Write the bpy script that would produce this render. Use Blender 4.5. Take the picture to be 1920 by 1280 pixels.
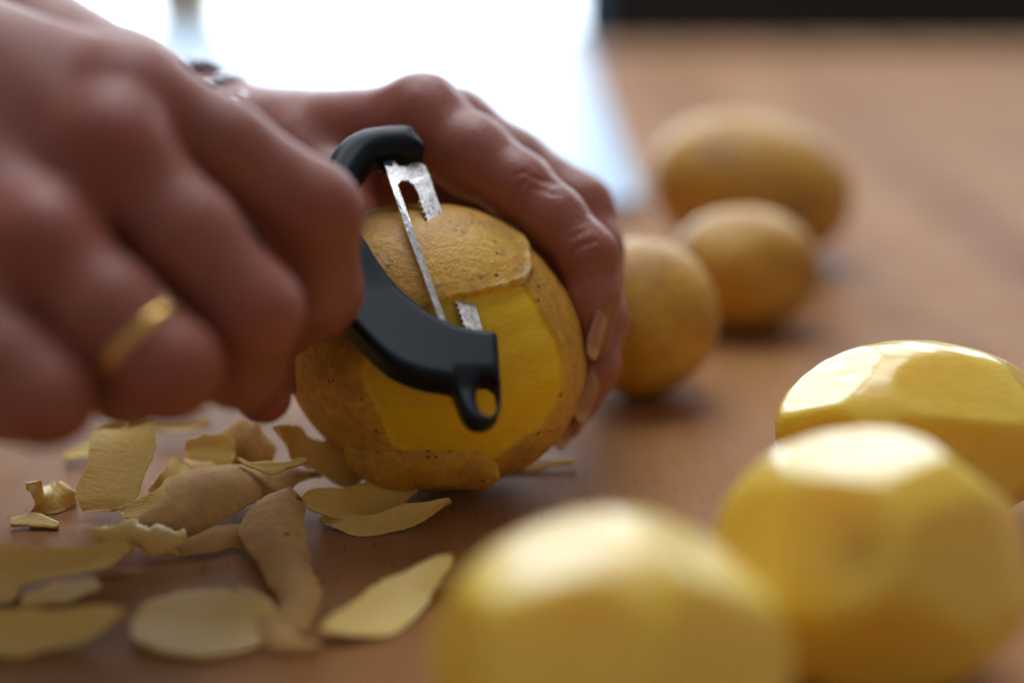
import bpy, bmesh, math
import numpy as np
from mathutils import Vector

# ------------------------------------------------------------------ scene
sc = bpy.context.scene
for o in list(bpy.data.objects):
    bpy.data.objects.remove(o)
COL = sc.collection
CM = 0.01
R = math.radians

# ---------------- camera (all layout numbers below are in centimetres)
F = 2667.0                      # focal length in pixels of the 1920 px wide photograph (50 mm)
PITCH = R(17.5)
CH = 14.8                       # lens height above the table
CAM = np.array([0.0, -34.5, CH])
RIGHT = np.array([1.0, 0, 0])
FWD = np.array([0, math.cos(PITCH), -math.sin(PITCH)])
UP = np.array([0, math.sin(PITCH), math.cos(PITCH)])
cam = bpy.data.cameras.new('camera')
cam.sensor_width = 36
cam.lens = 50
cam.clip_start = 0.01
cam.clip_end = 50
cam.dof.use_dof = True
cam.dof.focus_distance = 0.346
cam.dof.aperture_fstop = 2.5
cam.dof.aperture_blades = 0
co = bpy.data.objects.new('camera', cam)
co.location = CAM * CM
co.rotation_euler = (math.pi / 2 - PITCH, 0, 0)
COL.objects.link(co)
sc.camera = co

# ---------------- light: dim warm room, bright glazed door behind on the left
w = bpy.data.worlds.new('World')
sc.world = w
w.use_nodes = True
w.node_tree.nodes['Background'].inputs[0].default_value = (1.0, 0.90, 0.84, 1)
w.node_tree.nodes['Background'].inputs[1].default_value = 0.20
WINDOW_STRENGTH = 6.0
sc.view_settings.view_transform = 'Standard'
sc.view_settings.look = 'None'
sc.view_settings.exposure = 0.08
sc.view_settings.gamma = 1.0
sc.cycles.use_adaptive_sampling = True
sc.cycles.adaptive_threshold = 0.035
sc.cycles.max_bounces = 6
sc.cycles.diffuse_bounces = 3
sc.cycles.glossy_bounces = 3
sc.cycles.caustics_reflective = False


def area_lamp(name, loc, target, size, power, color, shape='DISK', size_y=None):
    l = bpy.data.lights.new(name, 'AREA')
    l.shape = shape
    l.size = size
    if size_y:
        l.size_y = size_y
    l.energy = power
    l.color = color
    o = bpy.data.objects.new(name, l)
    o.location = loc
    d = Vector(target) - Vector(loc)
    o.rotation_euler = d.to_track_quat('-Z', 'Y').to_euler()
    COL.objects.link(o)


# daylight of the second window, over the dark wall on the right
area_lamp('window_daylight', (0.87, 1.87, 0.92), (0.87, 0.0, 0.92), 1.18, 15.5, (0.78, 0.89, 1.0), 'RECTANGLE', 0.96)
area_lamp('added_overhead_fill', (-0.05, 0.52, 1.22), (0.05, 0, 0), 1.0, 11.5, (0.93, 0.96, 1.0))  # added soft fill from above, stands for no real fixture

# ------------------------------------------------------------------ layout helpers


def P(px, py, d):
    """point seen at pixel (px,py) at depth d cm along the lens axis"""
    return CAM + d * (FWD + RIGHT * ((px - 960) / F) - UP * ((py - 640) / F))


def Z(px, py, z=0.0):
    """point seen at pixel on the horizontal plane at height z"""
    v = FWD + RIGHT * ((px - 960) / F) - UP * ((py - 640) / F)
    return CAM + v * ((z - CH) / v[2])


def proj(v):
    q = v - CAM
    d = q @ FWD
    return 960 + F * (q @ RIGHT) / d, 640 - F * (q @ UP) / d, d


rng = np.random.default_rng(7)


def wnoise(p, freq, seed, n=14):
    """smooth band of random waves, about -1..1; p (N,3)"""
    r = np.random.default_rng(seed)
    out = np.zeros(len(p))
    for _ in range(n):
        k = r.normal(size=3)
        k = k / np.linalg.norm(k) * freq * r.uniform(0.6, 1.5)
        out += np.sin(p @ k + r.uniform(0, 6.28))
    return out / math.sqrt(n) * 0.9


def sstep(a, b, x):
    t = np.clip((x - a) / (b - a), 0, 1)
    return t * t * (3 - 2 * t)


def poly_sd(poly, x, y):
    """signed distance (negative inside) to a polygon, vectorised"""
    poly = np.asarray(poly, float)
    best = np.full(x.shape, 1e18)
    inside = np.zeros(x.shape, bool)
    for i in range(len(poly)):
        a = poly[i]
        b = poly[(i + 1) % len(poly)]
        e = b - a
        wx = x - a[0]
        wy = y - a[1]
        t = np.clip((wx * e[0] + wy * e[1]) / max(e @ e, 1e-9), 0, 1)
        best = np.minimum(best, (wx - e[0] * t) ** 2 + (wy - e[1] * t) ** 2)
        if a[1] != b[1]:
            c = ((a[1] > y) != (b[1] > y)) & (x < (b[0] - a[0]) * (y - a[1]) / (b[1] - a[1]) + a[0])
            inside ^= c
    return np.where(inside, -1, 1) * np.sqrt(best)


def catmull(pts, n):
    pts = np.asarray(pts, float)
    if len(pts) < 3:
        t = np.linspace(0, 1, n)[:, None]
        return pts[0] * (1 - t) + pts[-1] * t
    q = np.vstack([2 * pts[0] - pts[1], pts, 2 * pts[-1] - pts[-2]])
    out = []
    m = len(pts) - 1
    for s in np.linspace(0, m - 1e-6, n):
        i = int(s)
        t = s - i
        p0, p1, p2, p3 = q[i], q[i + 1], q[i + 2], q[i + 3]
        out.append(0.5 * (2 * p1 + (p2 - p0) * t + (2 * p0 - 5 * p1 + 4 * p2 - p3) * t * t + (3 * p1 - p0 - 3 * p2 + p3) * t ** 3))
    return np.array(out)


# ------------------------------------------------------------------ mesh helpers


def mesh_obj(name, verts, faces, mat, origin=(0, 0, 0), parent=None, attrs=None, smooth=True):
    """verts in world cm, origin in world cm"""
    og = np.asarray(origin, float)
    v = ((np.asarray(verts, float) - og) * CM).astype(np.float32)
    me = bpy.data.meshes.new(name)
    if isinstance(faces, np.ndarray):
        nf, k = faces.shape
        me.vertices.add(len(v))
        me.vertices.foreach_set('co', v.ravel())
        me.loops.add(nf * k)
        me.loops.foreach_set('vertex_index', faces.astype(np.int32).ravel())
        me.polygons.add(nf)
        me.polygons.foreach_set('loop_start', np.arange(0, nf * k, k, dtype=np.int32))
        me.update(calc_edges=True)
    else:
        me.from_pydata([tuple(q) for q in v], [], faces)
        me.update()
    me.polygons.foreach_set('use_smooth', [smooth] * len(me.polygons))
    if attrs:
        for an, av in attrs.items():
            a = me.attributes.new(an, 'FLOAT', 'POINT')
            a.data.foreach_set('value', np.asarray(av, np.float32))
    me.materials.append(mat)
    o = bpy.data.objects.new(name, me)
    COL.objects.link(o)
    if parent is not None:
        o.parent = parent
        pl = np.array(parent.get('_og', (0, 0, 0)))
        o.location = (og - pl) * CM
    else:
        o.location = og * CM
    o['_og'] = [float(c) for c in og]
    return o


def tag(o, label=None, cat=None, group=None, kind=None):
    if label:
        o['label'] = label
    if cat:
        o['category'] = cat
    if group:
        o['group'] = group
    if kind:
        o['kind'] = kind
    return o


def box_vf(x0, x1, y0, y1, z0, z1):
    v = [(x, y, z) for x in (x0, x1) for y in (y0, y1) for z in (z0, z1)]
    f = [(0, 1, 3, 2), (4, 6, 7, 5), (0, 4, 5, 1), (2, 3, 7, 6), (0, 2, 6, 4), (1, 5, 7, 3)]
    return v, f


def boxes(name, lst, mat, origin=(0, 0, 0), parent=None):
    V, Fc = [], []
    for b in lst:
        v, f = box_vf(*b)
        Fc += [tuple(i + len(V) for i in q) for q in f]
        V += v
    return mesh_obj(name, V, Fc, mat, origin, parent, smooth=False)


_ico = {}


def ico(n):
    if n not in _ico:
        bm = bmesh.new()
        bmesh.ops.create_icosphere(bm, subdivisions=n, radius=1)
        v = np.array([q.co[:] for q in bm.verts])
        f = np.array([[q.index for q in t.verts] for t in bm.faces])
        bm.free()
        v /= np.linalg.norm(v, axis=1)[:, None]
        _ico[n] = (v, f)
    return _ico[n]


def surf_nets(Fd):
    """Fd (nx,ny,nz) negative inside -> verts in grid units, quads"""
    s = Fd < 0
    nx, ny, nz = Fd.shape
    cnt = np.zeros((nx - 1, ny - 1, nz - 1), np.int8)
    offs = [(i, j, k) for i in (0, 1) for j in (0, 1) for k in (0, 1)]
    for i, j, k in offs:
        cnt += s[i:nx - 1 + i, j:ny - 1 + j, k:nz - 1 + k]
    act = (cnt > 0) & (cnt < 8)
    idx = np.argwhere(act)
    lut = np.full(act.shape, -1, np.int32)
    lut[act] = np.arange(len(idx))
    vals = np.stack([Fd[idx[:, 0] + i, idx[:, 1] + j, idx[:, 2] + k] for i, j, k in offs], 1)
    acc = np.zeros((len(idx), 3))
    num = np.zeros(len(idx))
    oa = np.array(offs, float)
    for a in range(8):
        for b in range(a + 1, 8):
            if np.abs(oa[a] - oa[b]).sum() != 1:
                continue
            va, vb = vals[:, a], vals[:, b]
            m = (va < 0) != (vb < 0)
            t = np.where(m, va / np.where(m, va - vb, 1), 0)
            acc += np.where(m[:, None], oa[a] + t[:, None] * (oa[b] - oa[a]), 0)
            num += m
    V = idx + acc / num[:, None]
    quads = []
    for ax in range(3):
        sl0 = [slice(None)] * 3
        sl1 = [slice(None)] * 3
        sl0[ax] = slice(0, -1)
        sl1[ax] = slice(1, None)
        a0 = s[tuple(sl0)]
        a1 = s[tuple(sl1)]
        e = np.argwhere(a0 != a1)
        o1, o2 = [q for q in range(3) if q != ax]
        ok = (e[:, o1] > 0) & (e[:, o2] > 0) & (e[:, o1] < Fd.shape[o1] - 1) & (e[:, o2] < Fd.shape[o2] - 1)
        e = e[ok]
        flip = a0[tuple(e.T)]
        q = []
        for d1, d2 in ((-1, -1), (0, -1), (0, 0), (-1, 0)):
            c = e.copy()
            c[:, o1] += d1
            c[:, o2] += d2
            q.append(lut[tuple(c.T)])
        q = np.stack(q, 1)
        if ax == 1:
            flip = ~flip
        q = np.where(flip[:, None], q, q[:, ::-1])
        quads.append(q)
    return V, np.vstack(quads)


class Field:
    """signed distance field on a grid (cm), built from tapered capsules"""

    def __init__(self, lo, hi, h):
        self.lo = np.asarray(lo, float)
        self.h = h
        self.n = np.ceil((np.asarray(hi) - self.lo) / h).astype(int) + 1
        self.ax = [self.lo[i] + h * np.arange(self.n[i]) for i in range(3)]
        self.F = np.full(tuple(self.n), 9.0, np.float32)

    def region(self, a, b, m):
        lo = np.minimum(a, b) - m
        hi = np.maximum(a, b) + m
        i0 = np.clip(((lo - self.lo) / self.h).astype(int), 0, self.n)
        i1 = np.clip(((hi - self.lo) / self.h).astype(int) + 2, 0, self.n)
        return tuple(slice(i0[i], i1[i]) for i in range(3))

    def capsule(self, a, b, ra, rb, sl):
        X = self.ax[0][sl[0]][:, None, None]
        Y = self.ax[1][sl[1]][None, :, None]
        Zz = self.ax[2][sl[2]][None, None, :]
        e = b - a
        ee = max(e @ e, 1e-9)
        t = np.clip(((X - a[0]) * e[0] + (Y - a[1]) * e[1] + (Zz - a[2]) * e[2]) / ee, 0, 1)
        return np.sqrt((X - a[0] - t * e[0]) ** 2 + (Y - a[1] - t * e[1]) ** 2 + (Zz - a[2] - t * e[2]) ** 2) - (ra + (rb - ra) * t)

    def add(self, a, b, ra, rb, k):
        sl = self.region(a, b, max(ra, rb) + k + 4 * self.h)
        if any(q.stop <= q.start for q in sl):
            return
        d = self.capsule(a, b, ra, rb, sl)
        f = self.F[sl]
        hh = np.maximum(k - np.abs(f - d), 0) / k
        self.F[sl] = np.minimum(f, d) - hh * hh * k * 0.25

    def cut(self, a, b, ra, rb, k):
        sl = self.region(a, b, max(ra, rb) + k + 4 * self.h)
        if any(q.stop <= q.start for q in sl):
            return
        d = -self.capsule(a, b, ra, rb, sl)
        f = self.F[sl]
        hh = np.maximum(k - np.abs(f - d), 0) / k
        self.F[sl] = np.maximum(f, d) + hh * hh * k * 0.25

    def union(self, other, k):
        f, d = self.F, other.F
        hh = np.maximum(k - np.abs(f - d), 0) / k
        self.F = np.minimum(f, d) - hh * hh * k * 0.25

    def mesh(self):
        V, Q = surf_nets(self.F)
        return self.lo + V * self.h, Q


# ------------------------------------------------------------------ materials


class NT:
    def __init__(self, name):
        self.m = bpy.data.materials.new(name)
        self.m.use_nodes = True
        self.t = self.m.node_tree
        self.b = self.t.nodes['Principled BSDF']

    def n(self, kind, **kw):
        x = self.t.nodes.new(kind)
        for k, v in kw.items():
            setattr(x, k, v)
        return x

    def l(self, a, b):
        self.t.links.new(a, b)

    def coord(self, scale=(1, 1, 1), rot=(0, 0, 0)):
        c = self.n('ShaderNodeTexCoord')
        mp = self.n('ShaderNodeMapping')
        mp.inputs['Scale'].default_value = scale
        mp.inputs['Rotation'].default_value = rot
        self.l(c.outputs['Object'], mp.inputs['Vector'])
        return mp.outputs[0]

    def noise(self, vec, scale, detail=4, rough=0.55):
        x = self.n('ShaderNodeTexNoise')
        x.inputs['Scale'].default_value = scale
        x.inputs['Detail'].default_value = detail
        x.inputs['Roughness'].default_value = rough
        self.l(vec, x.inputs['Vector'])
        return x.outputs['Fac']

    def voro(self, vec, scale, rand=1.0):
        x = self.n('ShaderNodeTexVoronoi')
        x.inputs['Scale'].default_value = scale
        x.inputs['Randomness'].default_value = rand
        self.l(vec, x.inputs['Vector'])
        return x

    def ramp(self, fac, stops):
        x = self.n('ShaderNodeValToRGB')
        el = x.color_ramp.elements
        while len(el) < len(stops):
            el.new(0.5)
        for e, (p, c) in zip(el, stops):
            e.position = p
            e.color = (*c, 1) if len(c) == 3 else c
        self.l(fac, x.inputs[0])
        return x.outputs[0]

    def mr(self, v, a, b, c=0.0, d=1.0):
        x = self.n('ShaderNodeMapRange')
        x.inputs[1].default_value = a
        x.inputs[2].default_value = b
        x.inputs[3].default_value = c
        x.inputs[4].default_value = d
        self.l(v, x.inputs[0])
        return x.outputs[0]

    def math(self, op, a, b):
        x = self.n('ShaderNodeMath', operation=op)
        for i, v in enumerate((a, b)):
            if isinstance(v, (int, float)):
                x.inputs[i].default_value = v
            else:
                self.l(v, x.inputs[i])
        return x.outputs[0]

    def mix(self, fac, a, b, mode='MIX'):
        x = self.n('ShaderNodeMix', data_type='RGBA', blend_type=mode)
        for s, v in ((x.inputs[0], fac), (x.inputs[6], a), (x.inputs[7], b)):
            if isinstance(v, (int, float)):
                s.default_value = v
            elif isinstance(v, tuple):
                s.default_value = (*v, 1)
            else:
                self.l(v, s)
        return x.outputs[2]

    def attr(self, name):
        x = self.n('ShaderNodeAttribute', attribute_name=name)
        return x.outputs['Fac']

    def bump(self, h, strength, dist, prev=None):
        x = self.n('ShaderNodeBump')
        x.inputs['Strength'].default_value = strength
        x.inputs['Distance'].default_value = dist
        self.l(h, x.inputs['Height'])
        if prev is not None:
            self.l(prev, x.inputs['Normal'])
        return x.outputs[0]

    def set(self, **kw):
        for k, v in kw.items():
            s = self.b.inputs[k.replace('_', ' ')]
            if isinstance(v, (int, float)):
                s.default_value = v
            elif isinstance(v, tuple):
                s.default_value = (*v, 1) if (len(v) == 3 and s.type == 'RGBA') else v
            else:
                self.l(v, s)
        return self


def sss(nt, weight, radius, scale=0.01):
    nt.b.inputs['Subsurface Weight'].default_value = weight
    nt.b.inputs['Subsurface Radius'].default_value = radius
    nt.b.inputs['Subsurface Scale'].default_value = scale


def potato_material(name, flesh_attr):
    """earthy potato skin; where the attribute is 1 the yellow flesh shows"""
    m = NT(name)
    v = m.coord()
    big = m.noise(v, 55, 4)
    fine = m.noise(v, 420, 5, 0.65)
    skin = m.ramp(big, [(0.30, (0.52, 0.245, 0.028)), (0.50, (0.68, 0.36, 0.042)), (0.72, (0.78, 0.47, 0.078))])
    skin = m.mix(m.mr(fine, 0.38, 0.66, 0.0, 0.6), skin, (0.36, 0.175, 0.04))
    vo = m.voro(v, 170)
    pick = m.n('ShaderNodeSeparateColor')
    m.l(vo.outputs['Color'], pick.inputs[0])
    thr = m.mr(pick.outputs[0], 0.50, 1.0, 0.0, 0.17)
    spot = m.mr(m.math('SUBTRACT', thr, vo.outputs['Distance']), -0.02, 0.05)
    vo2 = m.voro(v, 330)
    pk2 = m.n('ShaderNodeSeparateColor')
    m.l(vo2.outputs['Color'], pk2.inputs[0])
    th2 = m.mr(pk2.outputs[1], 0.70, 1.0, 0.0, 0.26)
    sp2 = m.mr(m.math('SUBTRACT', th2, vo2.outputs['Distance']), -0.03, 0.06)
    scf = m.mr(m.noise(v, 900, 5, 0.7), 0.60, 0.70, 0.0, 0.5)
    skin = m.mix(scf, skin, (0.78, 0.58, 0.30))
    patch = m.mr(m.noise(v, 38, 4), 0.54, 0.68, 0.0, 0.55)
    skin = m.mix(patch, skin, (0.20, 0.125, 0.07))
    thin = m.attr('thin')
    skin = m.mix(m.math('MULTIPLY', thin, m.mr(fine, 0.3, 0.65, 0.85, 0.45)), skin, (0.74, 0.43, 0.018))
    skin = m.mix(m.math('MULTIPLY', spot, 0.85), skin, (0.075, 0.032, 0.012))
    skin = m.mix(m.math('MULTIPLY', sp2, 0.7), skin, (0.13, 0.055, 0.018))
    vs = m.coord((1, 1, 6), (0.3, 0.5, 0.2))
    gr = m.noise(vs, 330, 3)
    flesh = m.mix(m.mr(gr, 0.3, 0.7), (0.82, 0.52, 0.008), (0.88, 0.59, 0.02))
    fm = m.attr('flesh')
    skin = m.mix(m.math('MULTIPLY', m.attr('eye'), 0.8), skin, (0.12, 0.05, 0.018))
    skin = m.mix(m.math('MULTIPLY', m.attr('rim'), 0.8), skin, (0.80, 0.62, 0.30))
    col = m.mix(fm, skin, flesh)
    wart = m.math('ADD', m.math('MULTIPLY', fine, 0.7), m.math('MULTIPLY', spot, -0.25))
    hgt = m.mix(fm, wart, m.math('MULTIPLY', gr, 0.15))
    m.set(Base_Color=col, Roughness=m.mr(fm, 0, 1, 0.44, 0.34), Normal=m.bump(hgt, 0.65, 0.0012))
    sss(m, 0.12, (0.5, 0.25, 0.06), 0.006)
    return m.m


def flesh_material():
    m = NT('peeled_potato_flesh')
    v = m.coord()
    vs = m.coord((1, 1, 5), (0.2, 0.9, 0.4))
    gr = m.noise(vs, 160, 4)
    col = m.mix(m.mr(m.noise(v, 28, 3), 0.35, 0.7), (0.92, 0.62, 0.05), (0.94, 0.70, 0.11))
    eye = m.attr('eye')
    col = m.mix(m.math('MULTIPLY', eye, 0.4), col, (0.40, 0.20, 0.02))
    rg = m.mr(m.noise(v, 300, 3), 0.3, 0.7, 0.34, 0.48)
    m.set(Base_Color=col, Roughness=rg, Normal=m.bump(gr, 0.30, 0.0010))
    m.b.inputs['Specular IOR Level'].default_value = 0.65
    m.b.inputs['Coat Weight'].default_value = 0.9
    m.b.inputs['Coat Roughness'].default_value = 0.22
    sss(m, 0.6, (1.0, 0.65, 0.12), 0.016)
    return m.m


def peel_material():
    m = NT('potato_peel')
    v = m.coord()
    fine = m.noise(v, 380, 5, 0.65)
    big = m.noise(v, 90, 3)
    skin = m.ramp(big, [(0.3, (0.56, 0.32, 0.10)), (0.7, (0.78, 0.50, 0.20))])
    skin = m.mix(m.mr(fine, 0.4, 0.7, 0.0, 0.4), skin, (0.27, 0.15, 0.06))
    vo = m.voro(v, 150)
    pick = m.n('ShaderNodeSeparateColor')
    m.l(vo.outputs['Color'], pick.inputs[0])
    thr = m.mr(pick.outputs[0], 0.6, 1.0, 0.0, 0.24)
    spot = m.mr(m.math('SUBTRACT', thr, vo.outputs['Distance']), -0.02, 0.05)
    skin = m.mix(m.math('MULTIPLY', spot, 0.8), skin, (0.11, 0.05, 0.02))
    vs = m.coord((1, 5, 1), (0.1, 0.2, 0.3))
    gr = m.noise(vs, 480, 3)
    flesh = m.mix(m.mr(gr, 0.3, 0.7), (0.82, 0.57, 0.14), (0.90, 0.68, 0.23))
    sd = m.attr('flesh')
    col = m.mix(sd, skin, flesh)
    m.set(Base_Color=col, Roughness=m.mr(sd, 0, 1, 0.75, 0.40), Normal=m.bump(m.mix(sd, fine, gr), 0.35, 0.0007))
    sss(m, 0.15, (0.5, 0.28, 0.07), 0.004)
    return m.m


def skin_material():
    m = NT('human_skin')
    v = m.coord()
    mot = m.noise(v, 70, 4)
    col = m.mix(m.mr(mot, 0.35, 0.7), (0.290, 0.096, 0.068), (0.345, 0.126, 0.092))
    red = m.attr('red')
    col = m.mix(m.mr(m.noise(v, 240, 4, 0.6), 0.45, 0.75, 0.0, 0.45), col, (0.34, 0.088, 0.062))
    col = m.mix(m.math('MULTIPLY', red, 0.75), col, (0.31, 0.070, 0.050))
    vo = m.voro(v, 1000)
    fine = m.noise(v, 330, 5, 0.65)
    hh = m.math('ADD', m.math('MULTIPLY', vo.outputs['Distance'], 0.6), fine)
    wet = m.mr(m.noise(v, 130, 3), 0.4, 0.62, 0.33, 0.47)
    wa = m.attr('wet')
    wet = m.math('ADD', m.math('MULTIPLY', wet, wa), m.math('MULTIPLY', m.math('SUBTRACT', 1.0, wa), 0.52))
    m.set(Base_Color=col, Roughness=wet, Normal=m.bump(hh, 0.26, 0.0007))
    m.b.inputs['Specular IOR Level'].default_value = 0.55
    sss(m, 0.25, (1.0, 0.35, 0.18), 0.006)
    return m.m


def simple(name, col, rough, metal=0.0, bump=None, spec=0.5):
    m = NT(name)
    m.set(Base_Color=col, Roughness=rough, Metallic=metal)
    m.b.inputs['Specular IOR Level'].default_value = spec
    if bump:
        v = m.coord()
        m.set(Normal=m.bump(m.noise(v, bump[0], 4), bump[1], bump[2]))
    return m.m


def wood_material():
    m = NT('beech_wood')
    v = m.coord((1, 1, 1), (0, 0, R(-28)))
    vs = m.coord((1, 0.10, 1), (0, 0, R(-28)))
    a = m.noise(vs, 16, 6, 0.6)
    col = m.ramp(a, [(0.36, (0.255, 0.108, 0.040)), (0.5, (0.355, 0.168, 0.066)), (0.66, (0.45, 0.230, 0.098))])
    vf = m.coord((1, 0.22, 1), (0, 0, R(-28)))
    fl = m.voro(vf, 620)
    pick = m.n('ShaderNodeSeparateColor')
    m.l(fl.outputs['Color'], pick.inputs[0])
    thr = m.mr(pick.outputs[0], 0.55, 1.0, 0.0, 0.36)
    spot = m.mr(m.math('SUBTRACT', thr, fl.outputs['Distance']), -0.05, 0.08)
    col = m.mix(m.math('MULTIPLY', spot, 0.42), col, (0.13, 0.055, 0.025))
    blot = m.mr(m.noise(v, 9, 4), 0.35, 0.7, 0.0, 0.30)
    col = m.mix(blot, col, (0.24, 0.105, 0.045))
    fine = m.noise(vs, 260, 4)
    rg = m.mr(m.noise(v, 35, 4), 0.3, 0.7, 0.44, 0.56)
    hh = m.math('SUBTRACT', m.math('MULTIPLY', fine, 0.5), spot)
    m.set(Base_Color=col, Roughness=rg, Normal=m.bump(hh, 0.12, 0.0005))
    m.b.inputs['Specular IOR Level'].default_value = 0.07
    return m.m


M_SKIN = skin_material()
M_POT = potato_material('potato_skin', True)
M_FLESH = flesh_material()
M_PEEL = peel_material()
M_WOOD = wood_material()
M_WALL = simple('dark_wall_paint', (0.016, 0.011, 0.010), 0.8, bump=(60, 0.2, 0.002))
M_FRAME = simple('window_frame_paint', (0.72, 0.64, 0.50), 0.5, bump=(80, 0.1, 0.001))
M_JAMB = simple('blue_grey_frame_paint', (0.10, 0.22, 0.34), 0.5)
_n = NT('fingernail')
_n.set(Base_Color=_n.mix(_n.mr(_n.attr('tip'), 0.80, 0.92), (0.42, 0.195, 0.145), (0.60, 0.42, 0.31)), Roughness=0.22)
sss(_n, 0.3, (1.0, 0.5, 0.3), 0.003)
M_NAIL = _n.m
M_GOLD = simple('brushed_gold', (0.85, 0.56, 0.18), 0.30, 1.0, bump=(500, 0.08, 0.0003))
M_SILVER = simple('dark_silver_bead', (0.42, 0.43, 0.48), 0.25, 1.0)
mb = NT('black_plastic')
_v = mb.coord()
mb.set(Base_Color=(0.004, 0.006, 0.010), Roughness=mb.mr(mb.noise(_v, 700, 3), 0.3, 0.7, 0.36, 0.46),
       Normal=mb.bump(mb.noise(_v, 1800, 3), 0.12, 0.0003))
mb.b.inputs['Specular IOR Level'].default_value = 0.28
mb.b.inputs['Specular Tint'].default_value = (0.75, 0.88, 1.0, 1)
M_BLACK = mb.m
ms = NT('stainless_steel')
_v = ms.coord((1, 1, 0.15), (0, 0.3, 0))
ms.set(Base_Color=ms.mix(ms.mr(ms.noise(ms.coord(), 420, 4), 0.45, 0.65), (0.84, 0.85, 0.88), (0.72, 0.72, 0.74)), Metallic=1.0,
       Roughness=ms.mr(ms.noise(_v, 900, 3), 0.3, 0.7, 0.20, 0.42), Normal=ms.bump(ms.noise(_v, 1500, 3), 0.2, 0.0003))
M_STEEL = ms.m
mp = NT('overcast_daylight_pane')
mp.set(Base_Color=(0.8, 0.85, 0.9), Roughness=0.1)
mp.b.inputs['Emission Color'].default_value = (0.78, 0.89, 1.0, 1)
mp.b.inputs['Emission Strength'].default_value = WINDOW_STRENGTH
M_PANE = mp.m

# ------------------------------------------------------------------ setting
TY = 112.0
boxes('table_top', [(-150, 130, -75, TY, -3.2, 0.0)], M_WOOD)
bpy.data.objects['table_top']['kind'] = 'structure'
WY = 190.0
WX = 9.0            # right edge of the glazing
LX = -92.0
boxes('wall', [(WX + 4, 200, WY, WY + 12, -75, 180), (-190, LX, WY, WY + 12, -75, 180), (LX, WX + 4, WY, WY + 12, 150, 180)], M_WALL)
bpy.data.objects['wall']['kind'] = 'structure'
win = bpy.data.objects.new('glazed_door', None)
COL.objects.link(win)
win.location = (-0.8, WY * CM, -0.75)
win['_og'] = [-80.0, WY, -75.0]
tag(win, 'bright overexposed glazed door with a beige upright behind the hands', 'window')
og = (-80, WY, -75)
XM = -50.0
boxes('mullion', [(XM - 6.0, XM + 6.0, WY - 2, WY + 5, -75, 150)], M_FRAME, og, win)
boxes('frame', [(WX, WX + 3.9, WY - 1.5, WY + 5, -75, 150)], M_JAMB, og, win)
boxes('frame', [(LX, LX + 4, WY - 1.5, WY + 5, -75, 150)], M_FRAME, og, win)
boxes('pane', [(XM + 6.1, WX - 0.1, WY + 1, WY + 2, -75, 149.5)], M_PANE, og, win)
boxes('pane', [(LX + 4.1, XM - 6.1, WY + 1, WY + 2, -75, 149.5)], M_PANE, og, win)

# pale flat sheet lying behind the holding hand
sh = [Z(1204, 398), Z(1000, 415), Z(150, 300), Z(240, 66), Z(1076, 66)]  # left part stretched over the table to imitate its white window reflection
V = [tuple(q + np.array([0, 0, z])) for z in (0.05, 0.75) for q in sh]
k = len(sh)
FC = [tuple(range(k - 1, -1, -1)), tuple(range(k, 2 * k))] + [(i, (i + 1) % k, k + (i + 1) % k, k + i) for i in range(k)]
o = mesh_obj('board', V, FC, simple('pale_blue_plastic', (0.50, 0.68, 0.90), 0.35), (sh[1][0], sh[1][1], 0), smooth=False)
tag(o, 'blurred pale bluish-white board lying flat behind the far hand', 'board')

# ------------------------------------------------------------------ potatoes


def frame_of(yaw, pitch, roll):
    from mathutils import Euler
    return np.array(Euler((R(pitch), R(roll), R(yaw)), 'XYZ').to_matrix())


def whole_potato(name, label, c, axes, rot, seed, group, lump=0.05):
    v, f = ico(6)
    r = 1 + lump * wnoise(v, 2.1, seed) + 0.012 * wnoise(v, 6, seed + 1)
    p = v * r[:, None] * np.array(axes)
    # a few shallow eyes
    rr = np.random.default_rng(seed)
    for _ in range(7):
        e = rr.normal(size=3)
        e /= np.linalg.norm(e)
        ang = np.arccos(np.clip(v @ e, -1, 1))
        p *= (1 - 0.03 * np.exp(-(ang / 0.12) ** 2))[:, None]
    p = p @ frame_of(*rot).T + np.array(c)
    p[:, 2] += 0.0 - p[:, 2].min()
    base = np.array([c[0], c[1], 0.0])
    o = mesh_obj(name, p, f, M_POT, base, attrs={'flesh': np.zeros(len(p)), 'thin': np.zeros(len(p))})
    return tag(o, label, 'potato', group)


GU = 'unpeeled potatoes behind the hand'
whole_potato('potato', 'large oval unpeeled potato farthest back with pale shiny top', P(1405, 322, 59.0), (4.35, 3.3, 3.05), (-8, 0, 8), 3, GU, 0.035)
whole_potato('potato', 'small round unpeeled potato leaning in front of the large oval one', P(1393, 500, 50.2), (2.72, 2.3, 2.2), (10, 0, 4), 11, GU, 0.03)
whole_potato('potato', 'unpeeled potato half hidden right behind the fingertips', P(1208, 590, 43.5), (2.3, 2.4, 2.42), (0, 0, 0), 21, GU, 0.03)


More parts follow.
